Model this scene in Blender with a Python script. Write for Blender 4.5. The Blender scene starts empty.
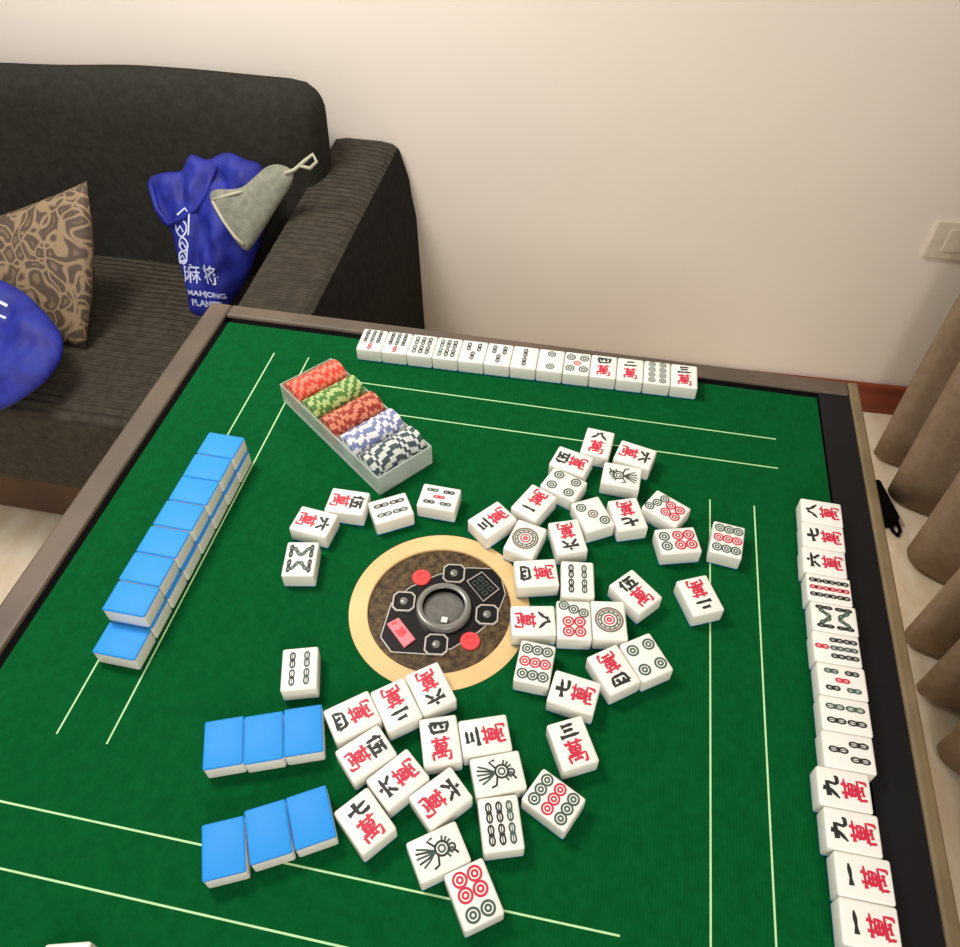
import bpy, bmesh, math, random
from mathutils import Vector, Matrix, noise
random.seed(7)
PI = math.pi
S = bpy.context.scene
COL = S.collection
TZ = 0.76                      # height of the playing surface above the floor

# ------------------------------------------------------------------ camera
cd = bpy.data.cameras.new('camera'); cam = bpy.data.objects.new('camera', cd); COL.objects.link(cam)
R = ((0.98168271, -0.14286637, 0.12604867), (0.19046801, 0.72000041, -0.66732402), (0.00458306, 0.67910868, 0.73402343))
cam.matrix_world = Matrix(((R[0][0], R[0][1], R[0][2], 0.11921791), (R[1][0], R[1][1], R[1][2], -0.43548855),
                           (R[2][0], R[2][1], R[2][2], 0.71579376 + TZ), (0, 0, 0, 1)))
cd.sensor_width = 36.0; cd.sensor_fit = 'HORIZONTAL'; cd.lens = 800.053 / 960 * 36
cd.shift_y = -16.36 / 960
cd.clip_start = 0.02
S.camera = cam

# ------------------------------------------------------------------ world, lights, exposure
w = bpy.data.worlds.new('world'); S.world = w; w.use_nodes = True
w.node_tree.nodes['Background'].inputs[0].default_value = (1.0, 0.95, 0.89, 1)
w.node_tree.nodes['Background'].inputs[1].default_value = 0.50
def area(name, loc, size, power, color, target):
    l = bpy.data.lights.new(name, 'AREA'); l.shape = 'SQUARE'; l.size = size; l.energy = power; l.color = color
    o = bpy.data.objects.new(name, l); COL.objects.link(o); o.location = loc
    o.rotation_euler = (Vector(target) - Vector(loc)).to_track_quat('-Z', 'Y').to_euler()
    return o
area('ceiling_light', (-0.75, 0.35, 2.15), 0.45, 25, (1.0, 0.96, 0.90), (-0.45, 0.85, 0.7))
area('fill_light', (0.9, -1.9, 2.2), 1.0, 30, (1.0, 0.95, 0.88), (0.2, 0.9, 0.7))  # added fill from the front, brightens the back wall
vs = S.view_settings
vs.view_transform = 'Standard'; vs.look = 'None'; vs.gamma = 1.0; vs.use_curve_mapping = False
vs.exposure = 0.0

# ------------------------------------------------------------------ helpers
def lin(r, g, b):
    f = lambda c: ((c / 255 + .055) / 1.055) ** 2.4 if c > 10 else c / 255 / 12.92
    return (f(r), f(g), f(b), 1)
def mat(name, col, rough=.5, metal=0.0, var=None, scale=40, bump=0.0, bscale=200, coat=0.0, stretch=None, detail=4, alpha=1.0, spec=.5):
    m = bpy.data.materials.new(name); m.use_nodes = True
    nt = m.node_tree; n = nt.nodes; b = n['Principled BSDF']
    b.inputs['Roughness'].default_value = rough; b.inputs['Metallic'].default_value = metal
    b.inputs['Coat Weight'].default_value = coat; b.inputs['Alpha'].default_value = alpha
    b.inputs['Specular IOR Level'].default_value = spec
    tc = n.new('ShaderNodeTexCoord'); mp = n.new('ShaderNodeMapping')
    nt.links.new(tc.outputs['Object'], mp.inputs[0])
    if stretch: mp.inputs['Scale'].default_value = stretch
    tx = n.new('ShaderNodeTexNoise'); tx.inputs['Scale'].default_value = scale; tx.inputs['Detail'].default_value = detail
    nt.links.new(mp.outputs[0], tx.inputs['Vector'])
    cr = n.new('ShaderNodeValToRGB'); cr.color_ramp.elements[0].color = col; cr.color_ramp.elements[1].color = var or tuple(min(1, c * 1.12) for c in col[:3]) + (1,)
    cr.color_ramp.elements[0].position = .38; cr.color_ramp.elements[1].position = .62
    nt.links.new(tx.outputs[0], cr.inputs[0]); nt.links.new(cr.outputs[0], b.inputs['Base Color'])
    if bump:
        t2 = n.new('ShaderNodeTexNoise'); t2.inputs['Scale'].default_value = bscale; nt.links.new(mp.outputs[0], t2.inputs['Vector'])
        bp = n.new('ShaderNodeBump'); bp.inputs['Strength'].default_value = bump; bp.inputs['Distance'].default_value = .002
        nt.links.new(t2.outputs[0], bp.inputs['Height']); nt.links.new(bp.outputs[0], b.inputs['Normal'])
    return m
def rib(m, axis, scale, strength, dist=.002):
    """adds fine parallel ribs to a fabric material"""
    nt = m.node_tree; n = nt.nodes; b = n['Principled BSDF']
    tc = n.new('ShaderNodeTexCoord'); wv = n.new('ShaderNodeTexWave'); wv.bands_direction = axis
    wv.inputs['Scale'].default_value = scale; wv.inputs['Distortion'].default_value = .6; wv.inputs['Detail'].default_value = 1
    nt.links.new(tc.outputs['Object'], wv.inputs['Vector'])
    bp = n.new('ShaderNodeBump'); bp.inputs['Strength'].default_value = strength; bp.inputs['Distance'].default_value = dist
    nt.links.new(wv.outputs['Fac'], bp.inputs['Height'])
    old = b.inputs['Normal'].links
    if old: nt.links.new(old[0].from_socket, bp.inputs['Normal'])
    nt.links.new(bp.outputs[0], b.inputs['Normal'])
    return m

M = {}
M['wall'] = mat('wall_paint', lin(238, 228, 216), .85, var=lin(241, 231, 219), scale=3, bump=.05)
M['floor'] = mat('floor_vinyl', lin(238, 214, 180), .55, var=lin(250, 236, 210), scale=22, detail=8, stretch=(1, .35, 1))
M['basebd'] = mat('baseboard_wood', lin(118, 44, 22), .45, var=lin(140, 58, 30), scale=12, stretch=(.2, 1, 3))
M['felt'] = rib(mat('green_felt', lin(1, 76, 34), .95, var=lin(2, 83, 38), scale=110, bump=.2, bscale=900, spec=.08), 'X', 110, .35, .0006)
M['line'] = mat('printed_line_ink', lin(176, 216, 160), .8, scale=50)
M['rim'] = mat('rim_taupe_reflection', lin(80, 68, 56), .5, var=lin(96, 80, 66), scale=8, stretch=(1, 1, 1))  # pale wall's reflection on the dark rim, put into the colour
M['gold'] = mat('rim_bronze_edge', lin(108, 92, 66), .5, metal=.1, var=lin(124, 106, 76), scale=14)
M['black'] = mat('black_border_laminate', lin(14, 13, 15), .55, var=lin(20, 20, 24), scale=6, spec=.25)
M['gap'] = mat('black_slot', lin(8, 8, 8), .9, spec=.05)
M['darkbody'] = mat('table_body_black', lin(28, 26, 26), .5)
M['tile'] = mat('ivory_white_plastic', lin(236, 234, 226), .35, var=lin(240, 238, 230), scale=20, coat=.1)
M['blue'] = mat('sky_blue_plastic', lin(34, 142, 226), .55, var=lin(37, 146, 229), scale=20, coat=0, spec=.3)
M['inkk'] = mat('black_engraving', lin(26, 32, 32), .6)
M['inkr'] = mat('red_engraving', lin(196, 30, 62), .6)
M['inkg'] = mat('green_engraving', lin(58, 84, 72), .6)
M['inkb'] = mat('brown_grey_engraving', lin(112, 98, 84), .6)
M['sofa'] = rib(mat('charcoal_fabric', lin(62, 57, 49), .95, var=lin(74, 68, 58), scale=60, bump=.3, bscale=500, spec=.15), 'Y', 20, .9, .006)
M['sofas'] = mat('charcoal_fabric_painted_shade', lin(33, 31, 29), .95, var=lin(40, 38, 35), scale=60, bump=.3, bscale=500, spec=.1)  # same fabric painted darker for the shaded outer side of the armrest
M['sofab'] = mat('charcoal_fabric_back_shaded', lin(41, 39, 34), .95, var=lin(48, 46, 41), scale=60, bump=.3, bscale=500, spec=.15)  # backrest shade put into the colour, darker than the seat fabric
M['sofad'] = mat('charcoal_fabric_side', lin(40, 38, 35), .95, var=lin(50, 46, 41), scale=60, bump=.3, bscale=500, spec=.15)
M['sofaw'] = mat('sofa_base_wood', lin(70, 46, 26), .7, var=lin(84, 56, 32), scale=12)
M['curtain'] = mat('taupe_curtain', lin(140, 120, 98), .9, var=lin(150, 130, 108), scale=50, bump=.2, bscale=400, spec=.2)
M['bag'] = mat('royal_blue_cloth', lin(15, 25, 124), .65, var=lin(23, 38, 148), scale=30, bump=.3, bscale=120)
M['baglight'] = mat('bag_white_print', lin(200, 206, 240), .7)
M['pouch'] = mat('grey_pouch_cloth', lin(120, 122, 108), .9, var=lin(138, 138, 124), scale=70, bump=.4, bscale=300)
M['cord'] = mat('pouch_cord', lin(176, 172, 150), .8)
M['ring'] = mat('champagne_gold_ring', lin(216, 182, 124), .55, metal=.1, var=lin(222, 192, 136), scale=12)
M['conback'] = mat('brown_speckled_panel', lin(50, 36, 20), .5, var=lin(96, 76, 44), scale=160, detail=6, spec=.25)
M['conblack'] = mat('black_glossy_panel', lin(12, 8, 9), .4, spec=.2)
M['silver'] = mat('silver_outline', lin(176, 170, 162), .4, metal=.3)
M['smoke'] = mat('grey_dice_dome', lin(98, 96, 90), .22, var=lin(112, 110, 104), scale=120, coat=.5)
M['domering'] = mat('grey_dome_ring', lin(120, 118, 112), .3, metal=.2, coat=.4)
M['redbtn'] = mat('red_button', lin(226, 62, 66), .35, coat=.3)
M['pink'] = mat('pink_button', lin(244, 120, 130), .35, coat=.3)
M['white'] = mat('switch_plate_white', lin(214, 204, 184), .45)
M['dice'] = mat('white_dice', lin(235, 232, 222), .3)
def clear():
    m = mat('frosted_clear_plastic', lin(205, 218, 208), .22, scale=30, alpha=.42)
    return m
M['tray'] = clear()

def cushion_mat():
    m = bpy.data.materials.new('gold_scroll_brocade'); m.use_nodes = True; nt = m.node_tree; n = nt.nodes; b = n['Principled BSDF']
    tc = n.new('ShaderNodeTexCoord'); nz = n.new('ShaderNodeTexNoise'); nz.inputs['Scale'].default_value = 13; nz.inputs['Detail'].default_value = 1
    nt.links.new(tc.outputs['Object'], nz.inputs['Vector'])
    mx = n.new('ShaderNodeVectorMath'); mx.operation = 'MULTIPLY_ADD'; mx.inputs[1].default_value = (.16, .16, .16)
    nt.links.new(nz.outputs['Color'], mx.inputs[0]); nt.links.new(tc.outputs['Object'], mx.inputs[2])
    vo = n.new('ShaderNodeTexVoronoi'); vo.feature = 'DISTANCE_TO_EDGE'; vo.inputs['Scale'].default_value = 24
    nt.links.new(mx.outputs[0], vo.inputs['Vector'])
    cr = n.new('ShaderNodeValToRGB'); e = cr.color_ramp.elements
    e[0].position = .05; e[0].color = lin(146, 124, 94); e[1].position = .12; e[1].color = lin(84, 68, 58)
    e2 = e.new(.27); e2.color = lin(84, 68, 56); e3 = e.new(.36); e3.color = lin(118, 98, 74)
    nt.links.new(vo.outputs['Distance'], cr.inputs[0]); nt.links.new(cr.outputs[0], b.inputs['Base Color'])
    b.inputs['Roughness'].default_value = .6
    return m
M['cushion'] = cushion_mat()

def link(name, bm, m, parent=None, smooth=False, loc=None):
    me = bpy.data.meshes.new(name); bm.normal_update(); bm.to_mesh(me); bm.free()
    for mm in (m if isinstance(m, (list, tuple)) else [m]): me.materials.append(mm)
    if smooth:
        for p in me.polygons: p.use_smooth = True
    o = bpy.data.objects.new(name, me); COL.objects.link(o)
    if parent: o.parent = parent
    if loc: o.location = loc
    return o
def tag(o, label, cat, group=None):
    o['label'] = label; o['category'] = cat
    if group: o['group'] = group
    return o
def empty(name, loc=(0, 0, 0), rz=0):
    o = bpy.data.objects.new(name, None); COL.objects.link(o); o.location = loc; o.rotation_euler = (0, 0, rz); o.empty_display_size = .05
    return o
def struct(o): o['kind'] = 'structure'; return o
def box(bm, x0, x1, y0, y1, z0, z1, bev=0, seg=2, mi=0):
    vs_ = [bm.verts.new(p) for p in ((x0, y0, z0), (x1, y0, z0), (x1, y1, z0), (x0, y1, z0), (x0, y0, z1), (x1, y0, z1), (x1, y1, z1), (x0, y1, z1))]
    fs = [bm.faces.new([vs_[i] for i in f]) for f in ((0, 3, 2, 1), (4, 5, 6, 7), (0, 1, 5, 4), (1, 2, 6, 5), (2, 3, 7, 6), (3, 0, 4, 7))]
    if bev:
        es = list({e for f in fs for e in f.edges})
        r = bmesh.ops.bevel(bm, geom=es, offset=bev, segments=seg, profile=.5, affect='EDGES')
        fs = r['faces'] + [f for f in fs if f.is_valid]
    for f in fs: f.material_index = mi
    return fs
def cyl(bm, c, r0, r1, z0, z1, n=48, mi=0, cap=True):
    a = [bm.verts.new((c[0] + r0 * math.cos(2 * PI * i / n), c[1] + r0 * math.sin(2 * PI * i / n), z0)) for i in range(n)]
    b = [bm.verts.new((c[0] + r1 * math.cos(2 * PI * i / n), c[1] + r1 * math.sin(2 * PI * i / n), z1)) for i in range(n)]
    for i in range(n): bm.faces.new((a[i], a[(i + 1) % n], b[(i + 1) % n], b[i])).material_index = mi
    if cap: bm.faces.new(b).material_index = mi; bm.faces.new(a[::-1]).material_index = mi
def lathe(bm, c, prof, n=64, mi=0):
    rings = []
    for r, z in prof:
        rings.append([bm.verts.new((c[0] + r * math.cos(2 * PI * i / n), c[1] + r * math.sin(2 * PI * i / n), z)) for i in range(n)] if r > 0 else [bm.verts.new((c[0], c[1], z))])
    for a, b in zip(rings, rings[1:]):
        for i in range(n):
            j = (i + 1) % n
            if len(a) == 1: bm.faces.new((a[0], b[j], b[i]))
            elif len(b) == 1: bm.faces.new((a[i], a[j], b[0]))
            else: bm.faces.new((a[i], a[j], b[j], b[i]))
def tube(bm, pts, r, n=8, mi=0, flat=1.0):
    rings = []
    P = [Vector(p) for p in pts]
    for i, p in enumerate(P):
        d = (P[min(i + 1, len(P) - 1)] - P[max(i - 1, 0)]).normalized()
        a = d.cross(Vector((0, 0, 1)));  a = a.normalized() if a.length > 1e-4 else Vector((1, 0, 0))
        b = a.cross(d).normalized()
        rr = r[i] if isinstance(r, (list, tuple)) else r
        rings.append([bm.verts.new(p + a * rr * math.cos(2 * PI * k / n) + b * rr * flat * math.sin(2 * PI * k / n)) for k in range(n)])
    for a, b in zip(rings, rings[1:]):
        for k in range(n): bm.faces.new((a[k], a[(k + 1) % n], b[(k + 1) % n], b[k])).material_index = mi
    bm.faces.new(rings[0][::-1]).material_index = mi; bm.faces.new(rings[-1]).material_index = mi

# ------------------------------------------------------------------ the setting
WY = 1.28
WROT = Matrix.Translation((.872, WY, 0)) @ Matrix.Rotation(math.radians(2), 4, 'Z') @ Matrix.Translation((-.872, -WY, 0))
bm = bmesh.new(); box(bm, -3.2, 2.2, -1.6, WY + .05, -.05, 0); struct(link('floor', bm, M['floor']))
bm = bmesh.new(); box(bm, -3.2, 2.2, WY, WY + .1, -.05, 2.7); wb = struct(link('wall_back', bm, M['wall'])); wb.matrix_world = WROT
bm = bmesh.new(); box(bm, 1.16, 1.26, -1.6, WY + .02, 0, 2.7); struct(link('wall_right', bm, M['wall']))
bm = bmesh.new(); box(bm, -3.2, 1.16, WY - .014, WY, 0, .092, .003); bb = struct(link('baseboard_back', bm, M['basebd'])); bb.matrix_world = WROT

# wall socket plate
t = empty('wall_socket', (.862, WY, .515), math.radians(2))
bm = bmesh.new(); box(bm, -.062, .075, -.009, 0, -.046, .046, .003); link('socket_plate', bm, M['white'], t)
bm = bmesh.new(); box(bm, -.030, .056, -.0115, -.0085, -.026, .030, .0015); link('socket_face', bm, M['white'], t)
bm = bmesh.new(); box(bm, .008, .015, -.0125, -.011, .004, .010, .0005); link('socket_hole', bm, M['gap'], t)
tag(t, 'cream wall socket plate with a small switch on the back wall above the curtain', 'socket')

# ------------------------------------------------------------------ curtain
def curtain():
    bm = bmesh.new()
    tips = [(-.16, .85), (.10, .85), (.315, .842), (.445, .832), (.565, .828), (.80, .858), (.975, .845), (1.095, .835), (1.150, .91)]
    pts = []
    for i, (y, x) in enumerate(tips):
        pts.append((y, x))
        if i < len(tips) - 1:
            y2 = tips[i + 1][0]; pts.append(((y + y2) / 2, 1.0 if y2 - y > .15 else .965))
    def xat(y):
        for (a, xa), (b, xb) in zip(pts, pts[1:]):
            if a <= y <= b:
                t_ = (y - a) / (b - a); s = (1 - math.cos(PI * t_)) / 2
                s = s ** 1.5 if xa < xb else 1 - (1 - s) ** 1.5
                return xa + (xb - xa) * s
        return pts[-1][1]
    ny, nz = 320, 24
    grid = []
    for j in range(nz + 1):
        z = .018 + 2.5 * j / nz; row = []
        k = min(1, z / 1.2)
        for i in range(ny + 1):
            y = -.16 + (1.150 + .16) * i / ny
            x = xat(y)
            x = x + (.93 - x) * k * .25 + .006 * math.sin(9 * y + 3 * z)
            row.append(bm.verts.new((x, y + .012 * math.sin(2.1 * z + 6 * y), z)))
        grid.append(row)
    for j in range(nz):
        for i in range(ny): bm.faces.new((grid[j][i], grid[j][i + 1], grid[j + 1][i + 1], grid[j + 1][i]))
    o = link('curtain', bm, M['curtain'], smooth=True)
    s = o.modifiers.new('thickness', 'SOLIDIFY'); s.thickness = .004; s.offset = 1
    tag(o, 'taupe full-length curtain hanging in deep folds along the right wall', 'curtain')
curtain()

# ------------------------------------------------------------------ sofa
sofa = empty('sofa', (-.53, .5, 0))
tag(sofa, 'charcoal grey fabric sofa against the back wall behind the table', 'sofa')
def soft(name, x0, x1, y0, y1, z0, z1, bev, m, seg=5, fn=None, cuts=27):
    bm = bmesh.new()
    box(bm, x0, x1, y0, y1, z0, z1)
    bmesh.ops.subdivide_edges(bm, edges=bm.edges[:], cuts=cuts, use_grid_fill=True)
    # round towards the box edges
    c = Vector(((x0 + x1) / 2, (y0 + y1) / 2, (z0 + z1) / 2)); h = Vector(((x1 - x0) / 2, (y1 - y0) / 2, (z1 - z0) / 2))
    for v in bm.verts:
        q = v.co - c
        inner = Vector([max(-h[i] + bev, min(h[i] - bev, q[i])) for i in range(3)])
        d = q - inner
        if d.length > 1e-6:
            k = max(abs(d[i]) for i in range(3))
            q = inner + d.normalized() * k
        v.co = c + q
        if fn: v.co = fn(v.co)
    for v in bm.verts: v.co -= Vector((-.53, .5, 0))
    return link(name, bm, m, sofa, smooth=True)
def seatfn(p):
    if p.z > .3: p.z += .012 * math.sin(3.1 * p.x + 1) * math.sin(5 * p.y) + .004 * noise.noise(p * 9)
    return p
soft('seat_cushion', -1.50, -.53, .485, 1.06, .158, .42, .040, M['sofa'], fn=seatfn)
soft('seat_cushion', -2.48, -1.505, .485, 1.06, .158, .42, .040, M['sofa'], fn=seatfn)
def backfn(p):
    k = (p.z - .36) / .46
    p.y += (.07 - .04 * (p.y - .955) / .16) * k
    p.z -= (.004 - .022 * (p.x + .5)) * max(0, k)
    if p.z > .7: p.z += .006 * math.sin(7 * p.x + .8)
    p.y += .010 * noise.noise(p * 5)
    return p
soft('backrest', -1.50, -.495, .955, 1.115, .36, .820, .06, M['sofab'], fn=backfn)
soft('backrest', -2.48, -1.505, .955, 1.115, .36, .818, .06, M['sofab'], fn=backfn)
# armrest: gently sloping top, flared outer face
bm = bmesh.new()
prof = [(-.525, .10), (-.525, .595), (-.515, .612), (-.50, .618), (-.42, .618), (-.395, .614), (-.384, .606), (-.366, .54), (-.350, .44), (-.344, .10)]
ys = [.48, .50, .6, .8, 1.0, 1.13, 1.215, 1.228]
rings = []
for i, y in enumerate(ys):
    k = (y - .48) / .77; ins = .012 if i in (0, len(ys) - 1) else 0
    rings.append([bm.verts.new((min(max(x, -.525 + ins), -.345 - ins) + .53 - (.012 * k if x < -.5 else 0), y - .5, z + (.03 * k - ins if z > .3 else 0))) for x, z in prof])
for a, b in zip(rings, rings[1:]):
    for k in range(len(prof)):
        f = bm.faces.new((a[k], b[k], b[(k + 1) % len(prof)], a[(k + 1) % len(prof)]))
        f.material_index = 1 if k in (6, 7, 8) else 0  # outer faces take the painted shade
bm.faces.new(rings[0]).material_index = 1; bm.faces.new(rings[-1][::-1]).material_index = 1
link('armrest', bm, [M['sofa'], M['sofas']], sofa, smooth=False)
bm = bmesh.new(); box(bm, -1.95, -.01, .018, .62, .02, .165, .006); link('base_frame', bm, M['sofaw'], sofa)
for lx in (-1.85, -.06):
    for ly in (.08, .56):
        bm = bmesh.new(); cyl(bm, (lx, ly), .018, .024, 0, .025, 20); link('foot', bm, M['gap'], sofa)
for ly in (.05, .66):
    bm = bmesh.new(); cyl(bm, (.10, ly), .018, .024, 0, .105, 20); link('foot', bm, M['gap'], sofa)

# ------------------------------------------------------------------ puffy traced shapes (bags)
class Puff:
    """closed soft form: outline in a tilted plane, swelling to both sides"""
    def __init__(s, origin, U, V, outline, h, wr=.0, wf=14, seed=0, sub=6):
        s.o = Vector(origin); s.U = Vector(U).normalized(); s.V = Vector(V).normalized(); s.N = s.U.cross(s.V)
        n = len(outline); P = []
        for i in range(n):          # Catmull-Rom smoothing of the outline
            p0, p1, p2, p3 = [Vector(outline[(i + k) % n]) for k in (-1, 0, 1, 2)]
            for j in range(sub):
                t = j / sub
                P.append(.5 * ((2 * p1) + (p2 - p0) * t + (2 * p0 - 5 * p1 + 4 * p2 - p3) * t * t + (3 * p1 - p0 - 3 * p2 + p3) * t ** 3))
        s.P = P; s.c = sum(P, Vector((0, 0))) / len(P); s.h = h; s.wr = wr; s.wf = wf; s.sd = seed
    def height(s, q, r):
        base = s.h * math.sqrt(max(0, 1 - r ** 2.6))
        v = Vector((q.x * s.wf, q.y * s.wf * .55, s.sd))
        return base + s.wr * (noise.noise(v) + .5 * noise.noise(v * 2.3)) * (1 - r ** 4)
    def rad(s, q):
        d = q - s.c
        if d.length < 1e-6: return 0
        for i in range(len(s.P)):
            a = s.P[i] - s.c; b = s.P[(i + 1) % len(s.P)] - s.c; e = b - a
            den = d.x * e.y - d.y * e.x
            if abs(den) < 1e-12: continue
            t = (a.x * e.y - a.y * e.x) / den; u = (a.x * d.y - a.y * d.x) / den
            if t > 0 and -1e-6 <= u <= 1 + 1e-6: return min(1, 1 / t)
        return 1
    def pt(s, q, off=0):
        return s.o + s.U * q.x + s.V * q.y + s.N * (s.height(q, s.rad(q)) + off)
    def mesh(s, nr=26):
        bm = bmesh.new(); n = len(s.P)
        for side in (1, -1):
            rings = []
            for j in range(1, nr + 1):
                r = math.sin(PI / 2 * j / nr); ring = []
                for p in s.P:
                    q = s.c + (p - s.c) * r
                    z = s.height(q, r) if side == 1 else -.6 * s.h * math.sqrt(max(0, 1 - r ** 2.6))
                    ring.append(bm.verts.new(s.o + s.U * q.x + s.V * q.y + s.N * z))
                rings.append(ring)
            cc = bm.verts.new(s.o + s.U * s.c.x + s.V * s.c.y + s.N * (s.height(s.c, 0) if side == 1 else -.6 * s.h))
            for i in range(n):
                k = (i + 1) % n
                f = (cc, rings[0][i], rings[0][k]); bm.faces.new(f if side == 1 else f[::-1])
                for a, b in zip(rings, rings[1:]):
                    f = (a[i], b[i], b[k], a[k]); bm.faces.new(f if side == 1 else f[::-1])
        bmesh.ops.remove_doubles(bm, verts=bm.verts[:], dist=.0004)
        bmesh.ops.recalc_face_normals(bm, faces=bm.faces[:])
        return bm

TEXTCACHE = {}
def glyph(txt, bold=.02, shear=0):
    """outline of a piece of writing as a list of (verts, faces), centred, 1 unit high"""
    key = (txt, bold)
    if key in TEXTCACHE: return TEXTCACHE[key]
    c = bpy.data.curves.new('writing', 'FONT'); c.body = txt; c.offset = bold; c.resolution_u = 3
    o = bpy.data.objects.new('writing', c); COL.objects.link(o)
    bpy.context.view_layer.update()
    me = o.to_mesh()
    V = [v.co.copy() for v in me.vertices]; F = [tuple(p.vertices) for p in me.polygons]
    o.to_mesh_clear(); bpy.data.objects.remove(o); bpy.data.curves.remove(c)
    x0, x1 = min(v.x for v in V), max(v.x for v in V); y0, y1 = min(v.y for v in V), max(v.y for v in V)
    V = [((v.x - (x0 + x1) / 2), (v.y - (y0 + y1) / 2)) for v in V]
    TEXTCACHE[key] = (V, F, x1 - x0, y1 - y0)
    return TEXTCACHE[key]
def put_glyph(bm, txt, cx, cy, wd, ht, fn, bold=.02, mi=0, rot=0):
    V, F, gw, gh = glyph(txt, bold)
    ca, sa = math.cos(rot), math.sin(rot); out = []
    for x, y in V:
        x = x * wd / gw; y = y * ht / gh
        out.append(bm.verts.new(fn(cx + x * ca - y * sa, cy + x * sa + y * ca)))
    for f in F:
        try: bm.faces.new([out[i] for i in f]).material_index = mi
        except ValueError: pass
def put_stroke(bm, pts, wd, fn, mi=0, closed=False):
    P = [Vector(p) for p in pts]; n = len(P); L = []; Rr = []
    for i, p in enumerate(P):
        a = P[(i - 1) % n] if closed else P[max(i - 1, 0)]; b = P[(i + 1) % n] if closed else P[min(i + 1, n - 1)]
        d = (b - a); d = d.normalized() if d.length > 1e-9 else Vector((1, 0)); nn = Vector((-d.y, d.x)) * wd / 2
        L.append(bm.verts.new(fn(*(p + nn)))); Rr.append(bm.verts.new(fn(*(p - nn))))
    for i in range(n if closed else n - 1):
        j = (i + 1) % n
        bm.faces.new((L[i], Rr[i], Rr[j], L[j])).material_index = mi
def circ(cx, cy, r, n=20): return [(cx + r * math.cos(2 * PI * i / n), cy + r * math.sin(2 * PI * i / n)) for i in range(n)]

BU = (1, 0, 0); BV = (0, .458, .889)
BO = (0, .80 + .012, .43 - .001)
bag = Puff(BO, BU, BV, [(-.826, .262), (-.822, .222), (-.803, .182), (-.781, .165), (-.768, .114), (-.752, .059), (-.744, .0), (-.70, -.005), (-.655, .03), (-.618, .09), (-.594, .15), (-.572, .23), (-.585, .305),
                        (-.622, .318), (-.66, .327), (-.70, .310), (-.735, .316), (-.755, .285), (-.79, .278)], .042, .030, 19, 3.3)
ob = link('tote_bag', bag.mesh(), M['bag'], smooth=True)
tag(ob, 'royal blue cloth tote bag with white writing leaning in the sofa corner', 'bag')
bm = bmesh.new(); f = lambda x, y: bag.pt(Vector((x, y)), .0012)
put_glyph(bm, '麻', -.724, .087, .034, .040, f, .008); put_glyph(bm, '将', -.680, .090, .034, .040, f, .010)
put_glyph(bm, 'MAHJONG', -.696, .045, .082, .0150, f, .035); put_glyph(bm, 'PLANET', -.700, .0255, .066, .0145, f, .035)
link('white_lettering', bm, M['baglight'], ob)
bm = bmesh.new()
for cx_, cy_, r_ in ((-.752, .175, .016), (-.745, .145, .013), (-.748, .118, .012)):
    put_stroke(bm, circ(cx_ + .008, cy_, r_), .004, f, closed=True)
    put_stroke(bm, [(cx_ - .006, cy_ - .008), (cx_ + .006, cy_ + .004), (cx_ + .016, cy_ - .006)], .004, f)
put_stroke(bm, [(-.752, .20), (-.735, .215), (-.722, .205), (-.722, .17), (-.728, .12)], .0035, f)
put_stroke(bm, [(-.755, .105), (-.735, .112), (-.725, .098)], .006, f)
link('white_emblem', bm, M['baglight'], ob)
# opened mouth of the bag: rolled hem
bm = bmesh.new(); tube(bm, [bag.pt(Vector(q), .002) for q in ((-.815, .255), (-.80, .205), (-.775, .178), (-.74, .195), (-.71, .215), (-.69, .25), (-.675, .30))], .006, 8)
link('bag_hem', bm, M['bag'], ob, smooth=True)
pch = Puff(Vector(BO) + Vector((0, -.889, .458)) * .062, BU, BV, [(-.664, .238), (-.655, .258), (-.60, .268), (-.545, .312), (-.505, .312), (-.497, .29), (-.53, .235), (-.575, .165), (-.592, .150), (-.612, .165), (-.64, .20)], .018, .006, 22, 8)
op = link('drawstring_pouch', pch.mesh(16), M['pouch'], smooth=True)
tag(op, 'small grey drawstring pouch lying over the blue tote bag by the armrest', 'pouch')
bm = bmesh.new()
tube(bm, [pch.pt(Vector(q), .001) for q in ((-.655, .238), (-.635, .205), (-.61, .175), (-.592, .162))], .0035, 6)
tube(bm, [pch.pt(Vector(q), .001) for q in ((-.655, .24), (-.62, .252), (-.59, .262))], .003, 6)
link('seam_piping', bm, M['cord'], op, smooth=True)
bm = bmesh.new()
pp = [pch.pt(Vector((-.508, .302)), .002)] + [Vector(BO) + Vector(BU) * a + Vector(BV).normalized() * b + Vector((0, -.889, .458)) * .07 for a, b in ((-.49, .31), (-.47, .328), (-.455, .34), (-.447, .328), (-.46, .315), (-.48, .318))]
tube(bm, pp, .0035, 6); link('drawstring', bm, M['cord'], op, smooth=True)

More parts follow.
